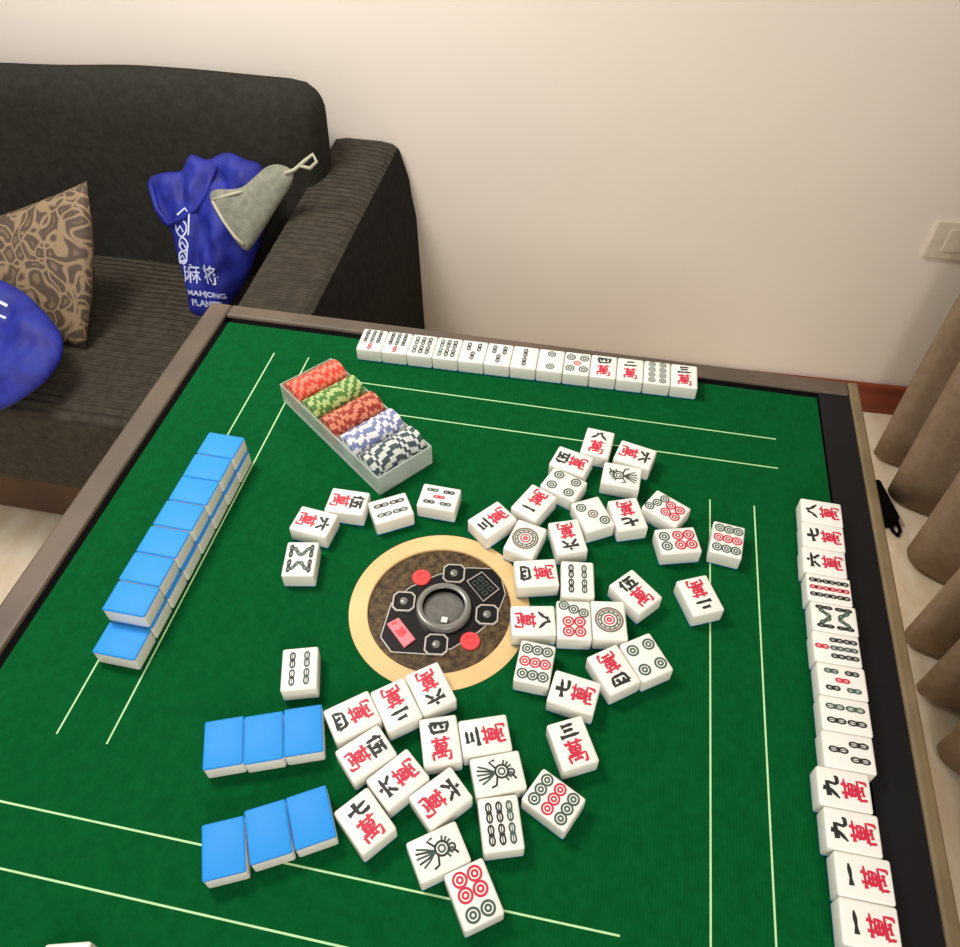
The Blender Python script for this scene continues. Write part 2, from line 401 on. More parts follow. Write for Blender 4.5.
# ------------------------------------------------------------------ cushion and second blue bag
A = Vector((-.878, .81, .715)); B = Vector((-.902, .655, .432)); D = A + Vector((-.37, .0, -.155)); E_ = Vector((-1.26, .66, .445))
n_ = 30; bm = bmesh.new()
nn = (D - A).cross(B - A).normalized()
if nn.y > 0: nn = -nn
for side in (1, -1):
    g = []
    for i in range(n_ + 1):
        row = []
        for j in range(n_ + 1):
            u = i / n_; v = j / n_
            uu, vv = 2 * u - 1, 2 * v - 1
            pin = .035
            u2 = .5 + uu / 2 * (1 - pin * (1 - vv * vv)); v2 = .5 + vv / 2 * (1 - pin * (1 - uu * uu))
            p = A.lerp(D, u2).lerp(B.lerp(E_, u2), v2) + (A - D).normalized() * .022 * (1 - vv * vv) * (1 - u)
            hh = (.042 if side == 1 else .06) * (max(0, (1 - uu ** 2)) * max(0, (1 - vv ** 2))) ** .5
            row.append(bm.verts.new(p + nn * hh * side))
        g.append(row)
    for i in range(n_):
        for j in range(n_):
            f = (g[i][j], g[i + 1][j], g[i + 1][j + 1], g[i][j + 1]); bm.faces.new(f)
bmesh.ops.remove_doubles(bm, verts=bm.verts[:], dist=.0005); bmesh.ops.recalc_face_normals(bm, faces=bm.faces[:])
o = link('throw_cushion', bm, M['cushion'], smooth=True)
tag(o, 'brown throw cushion with gold scroll pattern standing on the sofa seat', 'cushion')
b2 = Puff((-1.040, .558, .512), (1, 0, 0), (-.05, .90, .43), [(-.20, -.05), (-.13, -.14), (-.02, -.165), (.09, -.135), (.165, -.06), (.175, .01), (.125, .065), (.04, .115), (-.07, .135), (-.18, .12), (-.22, .05)], .042, .026, 18, 5.5)
o2 = link('carrier_bag', b2.mesh(), M['bag'], smooth=True)
tag(o2, 'crumpled blue cloth bag lying in front of the patterned cushion', 'bag')
bm = bmesh.new(); f2 = lambda x, y: b2.pt(Vector((x, y)), .0012)
put_stroke(bm, [(.0, .06), (.03, .071), (.055, .065)], .006, f2); put_stroke(bm, [(.0, .035), (.03, .046), (.055, .042)], .005, f2)
put_stroke(bm, [(-.06, .02), (-.03, .07), (-.05, .09)], .006, f2)
link('white_print', bm, M['baglight'], o2)

# black power brick on the floor beside the curtain
t = empty('power_adapter', (.822, .925, 0), .25)
bm = bmesh.new(); box(bm, -.035, .02, -.06, .06, 0, .04, .006); link('adapter_body', bm, M['gap'], t)
bm = bmesh.new(); tube(bm, [(.0, -.058, .02), (.004, -.075, .012), (.014, -.085, .006), (.026, -.07, .006), (.03, -.04, .006), (.034, -.02, .006)], .004, 8); link('cable', bm, M['gap'], t, smooth=True)
tag(t, 'black power adapter with a short cable on the floor between table and curtain', 'adapter')

# ------------------------------------------------------------------ mahjong table
table = empty('mahjong_table', (0, 0, 0))
tag(table, 'square automatic mahjong table with green felt top and a round centre console', 'table')
XL, XR, YB, YF = -.452, .452, .443, -.452
bm = bmesh.new()          # felt with a round opening, printed lines in the same mesh
HF = .4095; n = 96; RO = .0942; CX, CY = -.0045, -.0015
inner = [bm.verts.new((CX + RO * math.cos(2 * PI * i / n), CY + RO * math.sin(2 * PI * i / n), TZ)) for i in range(n)]
def sq(a):
    c, s = math.cos(a), math.sin(a); k = 1 / max(abs(c), abs(s)); return (c * k * HF, s * k * HF * (.405 / .4095))
outer = [bm.verts.new((*sq(2 * PI * i / n), TZ)) for i in range(n)]
low = [bm.verts.new((v.co.x, v.co.y, TZ - .0015)) for v in outer]
for i in range(n):
    j = (i + 1) % n
    bm.faces.new((inner[i], outer[i], outer[j], inner[j])); bm.faces.new((outer[i], low[i], low[j], outer[j]))
a_, b_ = .2695, .3175
def pline(x0, y0, x1, y1, w_=.0017):
    d = Vector((x1 - x0, y1 - y0)).normalized(); q = Vector((-d.y, d.x)) * w_ / 2; z = TZ + .00015
    vs_ = [bm.verts.new((x0 + q.x, y0 + q.y, z)), bm.verts.new((x0 - q.x, y0 - q.y, z)), bm.verts.new((x1 - q.x, y1 - q.y, z)), bm.verts.new((x1 + q.x, y1 + q.y, z))]
    bm.faces.new(vs_).material_index = 1
e1, e2 = .3525, .2015      # pinwheel ends
for k in range(4):
    c, s = math.cos(-k * PI / 2), math.sin(-k * PI / 2)
    for d in (a_, b_):
        d2 = {0: (.2702, .3201), 1: (.2671, .3170), 2: (.2716, .3218), 3: (.2661, .3149)}[k][0 if d == a_ else 1]
        p = (-d2, e1); q = (-d2, -e2)
        pline(p[0] * c - p[1] * s, p[0] * s + p[1] * c, q[0] * c - q[1] * s, q[0] * s + q[1] * c)
link('felt_mat', bm, [M['felt'], M['line']], table)
bm = bmesh.new(); box(bm, XL + .004, XR, YF, YB - .004, TZ - .055, TZ - .0065); link('table_bed', bm, M['gap'], table)
for x0_, x1_, y0_, y1_ in ((-.4192, -.4090, YF, .4170), (-.4192, .4125, .4045, .4170), (-.4192, .4125, -.4320, -.4045)):
    bm = bmesh.new(); box(bm, x0_, x1_, y0_, y1_, TZ - .0065, TZ - .0014); link('slot_liner', bm, M['gap'], table)
bm = bmesh.new(); box(bm, .4125, XR, YF, .4165, TZ - .0025, TZ - .0003); link('black_border', bm, M['black'], table)
RZ = TZ + .003
bm = bmesh.new(); box(bm, XL, -.4190, YF - .012, YB, TZ - .06, RZ, .004, 3); link('rim_board', bm, M['rim'], table)
bm = bmesh.new(); box(bm, -.4190, XR, .4165, YB, TZ - .06, RZ, .004, 3); link('rim_board', bm, M['rim'], table)
bm = bmesh.new(); box(bm, -.4190, XR, YF - .012, -.43, TZ - .06, RZ, .004, 3); link('rim_board', bm, M['rim'], table)
bm = bmesh.new(); box(bm, XR, XR + .0135, YF - .012, YB, TZ - .06, RZ, .003, 3); link('rim_edge', bm, M['gold'], table)
bm = bmesh.new(); box(bm, -.43, .44, -.43, .42, TZ - .17, TZ - .055, .01); link('table_housing', bm, M['darkbody'], table)
bm = bmesh.new(); box(bm, -.14, .14, -.14, .14, .06, TZ - .165, .02); link('pedestal', bm, M['darkbody'], table)
for a in range(4):
    bm = bmesh.new()
    d = Vector((math.cos(PI / 4 + a * PI / 2), math.sin(PI / 4 + a * PI / 2), 0))
    tube(bm, [d * .12 + Vector((0, 0, .09)), d * .30 + Vector((0, 0, .06)), d * .42 + Vector((0, 0, .026))], [.034, .03, .024], 12); link('leg', bm, M['darkbody'], table, smooth=True)

# centre console (part) with its buttons (sub-parts)
con = bpy.data.objects.new('center_console', None)
bm = bmesh.new(); lathe(bm, (0, 0), [(0, TZ - .003), (.0745, TZ - .003), (.0745, TZ - .006)]); con = link('center_console', bm, M['conback'], table, loc=(CX, CY, 0))
def sub(name, fn, m, smooth=False):
    b = bmesh.new(); fn(b); return link(name, b, m, con, smooth)
sub('gold_ring', lambda b: lathe(b, (0, 0), [(.0742, TZ - .004), (.0745, TZ - .0008), (.0752, TZ - .0002), (.0937, TZ - .0002), (.0941, TZ - .002)], 96), M['ring'])
z0 = TZ - .003
ang0 = math.radians(8)
def poly(b, pts, za, zb, mi=0):
    lo = [b.verts.new((x, y, za)) for x, y in pts]; hi = [b.verts.new((x, y, zb)) for x, y in pts]; k = len(pts)
    b.faces.new(hi).material_index = mi
    for i in range(k): b.faces.new((lo[i], lo[(i + 1) % k], hi[(i + 1) % k], hi[i])).material_index = mi
def frame(b, pts, wd, za, zb):
    c = sum((Vector(p) for p in pts), Vector((0, 0))) / len(pts)
    out = [Vector(p) for p in pts]; inn = [c + (p - c) * (1 - wd / (p - c).length) for p in out]; k = len(pts)
    O = [b.verts.new((*p, zb)) for p in out]; I = [b.verts.new((*p, zb)) for p in inn]; OL = [b.verts.new((*p, za)) for p in out]; IL = [b.verts.new((*p, za)) for p in inn]
    for i in range(k):
        j = (i + 1) % k
        b.faces.new((O[i], O[j], I[j], I[i])); b.faces.new((OL[i], OL[j], O[j], O[i])); b.faces.new((I[i], I[j], IL[j], IL[i]))
panel = [(-.056, -.046), (-.041, -.060), (-.006, -.056), (.018, -.045), (.040, -.022), (.056, .0), (.060, .030), (.048, .060), (.014, .055), (-.016, .040), (-.042, .018), (-.056, -.005)]
panel = [(x - CX, y - CY) for x, y in panel]
sub('black_panel', lambda b: poly(b, panel, z0, z0 + .0004), M['conblack'])
sub('panel_outline', lambda b: frame(b, panel, .0012, z0, z0 + .0007), M['silver'])
DX = .0045
sub('dome_ring', lambda b: lathe(b, (DX, 0), [(.0285, z0), (.0285, z0 + .007), (.0272, z0 + .0085), (.0228, z0 + .0085), (.0218, z0 + .0075)], 64), M['domering'], True)
sub('dome_wall', lambda b: lathe(b, (DX, 0), [(.0218, z0 + .0075), (.0212, z0 + .0006)], 64), M['gap'], True)
sub('dice_floor', lambda b: lathe(b, (DX, 0), [(.0212, z0 + .0006), (0, z0 + .0016)], 48), M['smoke'], True)
sub('dice', lambda b: (box(b, DX + .001, DX + .0075, -.0185, -.012, z0 + .0012, z0 + .007, .0008),), M['dice'])
def octo(cx, cy, r, rot, k=.55):
    P = []
    for q in range(4):
        a = rot + q * PI / 2
        d = Vector((math.cos(a), math.sin(a))); e = Vector((-math.sin(a), math.cos(a)))
        for s in (-1, 1):
            p = Vector((cx, cy)) + d * r + e * r * k * s; P.append((p.x, p.y))
    return P
for x, y in ((.0011, .0435), (-.0429, -.001), (.0017, -.0437), (.0454, .0002)):
    x -= CX; y -= CY
    b1 = sub('square_button', lambda b: poly(b, octo(x, y, .0105, ang0, .6), z0, z0 + .0022), M['conblack'])
    sub('button_frame', lambda b: frame(b, octo(x, y, .0118, ang0, .62), .0018, z0, z0 + .0026), M['silver'])
    sub('button_cap', lambda b: lathe(b, (x, y), [(.0045, z0 + .002), (.0042, z0 + .0035), (.0030, z0 + .0042), (0, z0 + .0042)], 20), M['domering'], True)
for x, y in ((-.032, .0321), (.0342, -.0328)):
    x -= CX; y -= CY
    sub('round_button', lambda b: lathe(b, (x, y), [(.0100, z0), (.0100, z0 + .002), (.0088, z0 + .0028), (.0052, z0 + .0028), (.0050, z0 + .0018), (.0034, z0 + .0018), (.0030, z0 + .0026), (0, z0 + .0026)], 28), M['redbtn'])
rr = [(-.0554, -.0331), (-.0449, -.0231), (-.0206, -.0452), (-.0297, -.0571)]; rr = [(x - CX + .0, y - CY) for x, y in rr]
rr = [(x * .93 - .001, y * .93) for x, y in rr]
sub('red_key', lambda b: poly(b, rr, z0, z0 + .003), M['pink'])
def redmark(b):
    c = sum((Vector(p) for p in rr), Vector((0, 0))) / 4; d = (Vector(rr[2]) - Vector(rr[1])).normalized(); e = Vector((-d.y, d.x))
    q = lambda a, s: tuple(c + d * a + e * s)
    poly(b, [q(-.005, -.0045), q(.004, -.0045), q(.006, 0), q(.004, .0045), q(-.005, .0045), q(-.003, 0)], z0 + .0025, z0 + .0033)
    poly(b, [q(-.0135, -.003), q(-.0115, -.003), q(-.0115, .003), q(-.0135, .003)], z0 + .0025, z0 + .0033)
sub('key_symbol', redmark, M['redbtn'])
lc = [(.0162, .0368), (.0301, .0521), (.0527, .0336), (.0388, .015)]; lc = [(x - CX, y - CY) for x, y in lc]
sub('display_window', lambda b: poly(b, lc, z0, z0 + .0012), M['conblack'])
sub('display_frame', lambda b: frame(b, lc, .0012, z0, z0 + .0017), M['silver'])
def lcd(b):
    c = sum((Vector(p) for p in lc), Vector((0, 0))) / 4; d = (Vector(lc[2]) - Vector(lc[1])).normalized(); e = Vector((-d.y, d.x))
    for i, (a, s) in enumerate(((-.008, -.004), (-.008, .004), (0, -.004), (0, .004), (.008, -.004), (.008, .004))):
        p = c + d * a + e * s
        frame(b, [tuple(p + d * 2.6e-3 + e * 2.6e-3), tuple(p - d * 2.6e-3 + e * 2.6e-3), tuple(p - d * 2.6e-3 - e * 2.6e-3), tuple(p + d * 2.6e-3 - e * 2.6e-3)], .0009, z0 + .001, z0 + .0015)
sub('display_digits', lcd, M['inkg'])

# ------------------------------------------------------------------ mahjong tiles
LX, LW, LH = .0445, .0343, .0210
def tile_body(z0_, z1_, mname, name, parent=None, bev=.0024):
    bm = bmesh.new(); box(bm, -LW / 2, LW / 2, -LX / 2, LX / 2, z0_, z1_, bev, 3); return link(name, bm, mname, parent, smooth=True)
CAP = .0024
def brush(bm, pts, wd, fn, mi):
    """one brush stroke: pressed at the start, tapering to its end"""
    P = []
    for a, b in zip(pts, pts[1:]):
        for k in range(4): P.append(Vector(a).lerp(Vector(b), k / 4))
    P.append(Vector(pts[-1])); n = len(P); L = []; Q = []
    for i, p in enumerate(P):
        d = (P[min(i + 1, n - 1)] - P[max(i - 1, 0)]).normalized(); t = i / (n - 1)
        h = wd * (.56 - .22 * t + .12 * math.cos(t * 9)) ; nn = Vector((-d.y, d.x)) * h
        L.append(bm.verts.new(fn(*(p + nn)))); Q.append(bm.verts.new(fn(*(p - nn))))
    for i in range(n - 1): bm.faces.new((L[i], Q[i], Q[i + 1], L[i + 1])).material_index = mi
WAN = [[(-.85, .70), (.9, .80)], [(-.38, 1.02), (-.30, .5)], [(.42, 1.05), (.26, .5)], [(-.52, .42), (-.45, -.15)], [(-.52, .42), (.52, .46), (.42, -.14)],
       [(-.45, .15), (.45, .18)], [(0, .45), (0, -.70)], [(-.45, -.12), (.42, -.08)], [(-.80, -.36), (-.72, -1.0)], [(-.80, -.36), (.85, -.26), (.78, -.92), (.5, -.98)],
       [(-.42, -.72), (.36, -.60)], [(.22, -.48), (.42, -.78)]]
NUM = {1: [[(-.85, -.05), (0, .0), (.9, .12)]], 2: [[(-.5, .5), (.5, .6)], [(-.9, -.5), (.92, -.38)]], 3: [[(-.6, .75), (.6, .85)], [(-.5, .08), (.5, .15)], [(-.95, -.7), (.95, -.6)]],
       4: [[(-.85, .65), (-.65, -.7)], [(-.85, .65), (.9, .7), (.65, -.65)], [(-.65, -.58), (.65, -.52)], [(-.25, .6), (-.42, -.05)], [(.18, .6), (.2, .1), (.5, .05)]],
       5: [[(-.5, 1.05), (-1, .1)], [(-.72, .5), (-.72, -1)], [(-.3, .78), (.9, .85)], [(.25, .75), (-.0, -.78)], [(-.25, .1), (.68, .18), (.55, -.78)], [(-.5, -.88), (1.05, -.80)]],
       6: [[(-.05, 1.1), (.12, .65)], [(-.95, .28), (1, .42)], [(-.2, .05), (-.85, -.95)], [(.25, .05), (.85, -.9)]],
       7: [[(-.95, -.1), (.95, .38)], [(-.15, 1.0), (-.08, -.5), (.2, -.75), (.9, -.68), (.92, -.35)]],
       8: [[(-.15, .65), (-.4, -.1), (-1, -.85)], [(.1, .9), (.35, .05), (1, -.85)]],
       9: [[(-.15, 1.05), (-.25, .1), (-.95, -.95)], [(-.85, .32), (.42, .52), (.3, -.5), (.5, -.8), (.95, -.75), (1, -.4)]]}
def face_mesh(kind):
    bm = bmesh.new(); z = LH + .00012
    f = lambda x, y: (x, y, z)
    K, Rd, G, BR = 0, 1, 2, 3
    def pin(cx, cy, r, mi):
        put_stroke(bm, circ(cx, cy, r * .84, 18), r * .32, f, mi, True); put_stroke(bm, circ(cx, cy, r * .36, 12), r * .30, f, mi, True)
    def bar(cx, cy, mi, L=.0115, wd=.0046, a=0):
        ca, sa = math.cos(a), math.sin(a)
        def o(sy):
            P = []
            for i in range(14):
                t = 2 * PI * i / 14; x = wd / 2 * .72 * math.cos(t); y = sy * L / 4 + (L / 4 - .0003) * math.sin(t)
                P.append((cx + x * ca - y * sa, cy + x * sa + y * ca))
            return P
        put_stroke(bm, o(1), .0016, f, mi, True); put_stroke(bm, o(-1), .0016, f, mi, True)
        put_stroke(bm, [(cx + L * .46 * sa, cy - L * .46 * ca), (cx - L * .46 * sa, cy + L * .46 * ca)], .0009, f, mi)
        put_stroke(bm, [(cx - wd * .42 * ca, cy - wd * .42 * sa), (cx + wd * .42 * ca, cy + wd * .42 * sa)], .0014, f, mi)
    if kind[0] == 'w':
        nb = int(kind[1])
        for st in NUM[nb]: brush(bm, [(x * .0094, .0110 + y * .0066) for x, y in st], .0033, f, K)
        for st in WAN: brush(bm, [(x * .0098, -.0080 + y * .0104) for x, y in st], .0026, f, Rd)
    elif kind[0] == 'p':
        nb = int(kind[1]); u, v = .0088, .0128
        if nb == 1:
            for r_, w_, m_ in ((.0134, .0020, BR), (.0110, .0016, BR), (.0082, .0016, G), (.0050, .0016, Rd), (.0018, .0020, Rd)): put_stroke(bm, circ(0, 0, r_, 32), w_, f, m_, True)
            for i in range(12):
                a = PI * i / 6; put_stroke(bm, [(.0078 * math.cos(a), .0078 * math.sin(a)), (.0118 * math.cos(a), .0118 * math.sin(a))], .0012, f, G)
        if nb == 2: pin(0, v, .0058, G); pin(0, -v, .0058, G)
        if nb == 3: pin(-u, v * .95, .0060, G); pin(0, 0, .0060, BR); pin(u, -v * .95, .0060, G)
        if nb in (4, 5):
            for x in (-u, u):
                for y in (-v * .86, v * .86): pin(x, y, .0062, G)
            if nb == 5: pin(0, 0, .005, Rd)
        if nb == 6:
            for x in (-.0064, .0064): pin(x, .0138, .0062, G); pin(x, -.0012, .0064, Rd); pin(x, -.0132, .0064, Rd)
        if nb == 7:
            for i in range(3): pin(-.0098 + .0098 * i, .0160 - .0040 * i, .0054, G)
            for x in (-.0058, .0058): pin(x, -.0022, .0060, Rd); pin(x, -.0135, .0060, Rd)
        if nb == 8:
            for x in (-.007, .007):
                for i in range(4): pin(x, .0156 - .0104 * i, .0048, G)
        if nb == 9:
            for i, m_ in enumerate((G, Rd, G)):
                for x in (-.0098, 0, .0098): pin(x, .0134 * (1 - i), .0056, m_)
    elif kind[0] == 's':
        nb = int(kind[1])
        P = {2: [(0, .009, K), (0, -.009, K)], 3: [(0, .009, K), (-.007, -.009, K), (.007, -.009, K)],
             4: [(-.0068, .009, K), (.0068, .009, G), (-.0068, -.009, K), (.0068, -.009, G)],
             5: [(-.0088, .0095, K), (.0088, .0095, G), (0, 0, Rd), (-.0088, -.0095, G), (.0088, -.0095, K)],
             6: [(x, y, K if x <= 0 else G) for x in (-.0088, 0, .0088) for y in (.009, -.009)],
             7: [(0, .0142, Rd)] + [(x, y, G if x == 0 else K) for x in (-.0088, 0, .0088) for y in (.0, -.0130)],
             9: [(x, y, Rd if x == 0 else K) for x in (-.0088, 0, .0088) for y in (.0132, 0, -.0132)]}
        if nb in P:
            L = .0166 if nb in (2, 3, 4, 6) else .0128
            for x, y, m_ in P[nb]: bar(x, y, m_, L, .0062 if L > .015 else .0054)
        if nb == 8:
            for s_ in (1, -1):
                bar(-.0108, s_ * .0095, K, .0165, .0044); bar(.0108, s_ * .0095, K, .0165, .0044)
                bar(-.0045, s_ * .0092, G, .0135, .0044, s_ * .62); bar(.0045, s_ * .0092, G, .0135, .0044, -s_ * .62)
        if nb == 1:    # a bird on the tile: head, round body with feather scales, long tail
            put_stroke(bm, circ(.001, .0115, .0028, 14), .0017, f, K, True); put_stroke(bm, [(.0035, .0125), (.0075, .0150)], .0019, f, K)
            put_stroke(bm, circ(-.001, .0035, .0056, 18), .0019, f, K, True); put_stroke(bm, circ(-.001, .0035, .0028, 12), .0017, f, G, True)
            for i in range(7):
                a = .5 + i * .38; put_stroke(bm, [(-.001 + .0062 * math.cos(a), .0035 + .0062 * math.sin(a)), (-.001 + .0100 * math.cos(a), .0035 + .0098 * math.sin(a))], .0019, f, G)
            for i, (x, y) in enumerate(((-.0085, -.0165), (-.0050, -.0180), (-.001, -.0185), (.0035, -.0175), (.0075, -.0150))):
                put_stroke(bm, [(-.001, -.002), (x * .6, -.009), (x, y)], .0017, f, K if i % 2 else G)
            put_stroke(bm, [(-.004, -.001), (-.0105, -.006), (-.0118, -.001)], .0019, f, K); put_stroke(bm, [(.003, -.001), (.0100, -.003), (.0115, -.0075)], .0019, f, K)
    return bm
TPL = {}
def template(kind):
    if kind in TPL: return None
    up = kind != 'back'
    if up: root = tile_body(.0006, LH, M['tile'], 'mahjong_tile'); tile_body(0, .0030, M['blue'], 'tile_back', root, .0013).scale = (.985, .985, 1)
    else: root = tile_body(0, LH - CAP + .002, M['tile'], 'mahjong_tile'); tile_body(LH - CAP, LH, M['blue'], 'tile_back', root, .0016)
    if up and kind != 'b':
        link('engraving', face_mesh(kind), [M['inkk'], M['inkr'], M['inkg'], M['inkb']], root)
    return root
def place(kind, level, x, y, th, label, group):
    """th: direction in which the engraving's top points"""
    if kind not in TPL:
        root = template(kind); TPL[kind] = root; r = root
    else:
        src = TPL[kind]; r = src.copy(); COL.objects.link(r)
        for ch in src.children:
            c = ch.copy(); COL.objects.link(c); c.parent = r
    r.location = (x, y, TZ + level * LH); r.rotation_euler = (0, 0, th - PI / 2)
    tag(r, label, 'mahjong tile', group)
    return r
GC = 'discarded tiles scattered round the console'; GR = 'tiles lined up along the right edge'; GB = 'tiles lined up along the far edge'
GS = 'face-down tiles stacked along the left side'; GT = 'blue-backed tiles in the two short rows'
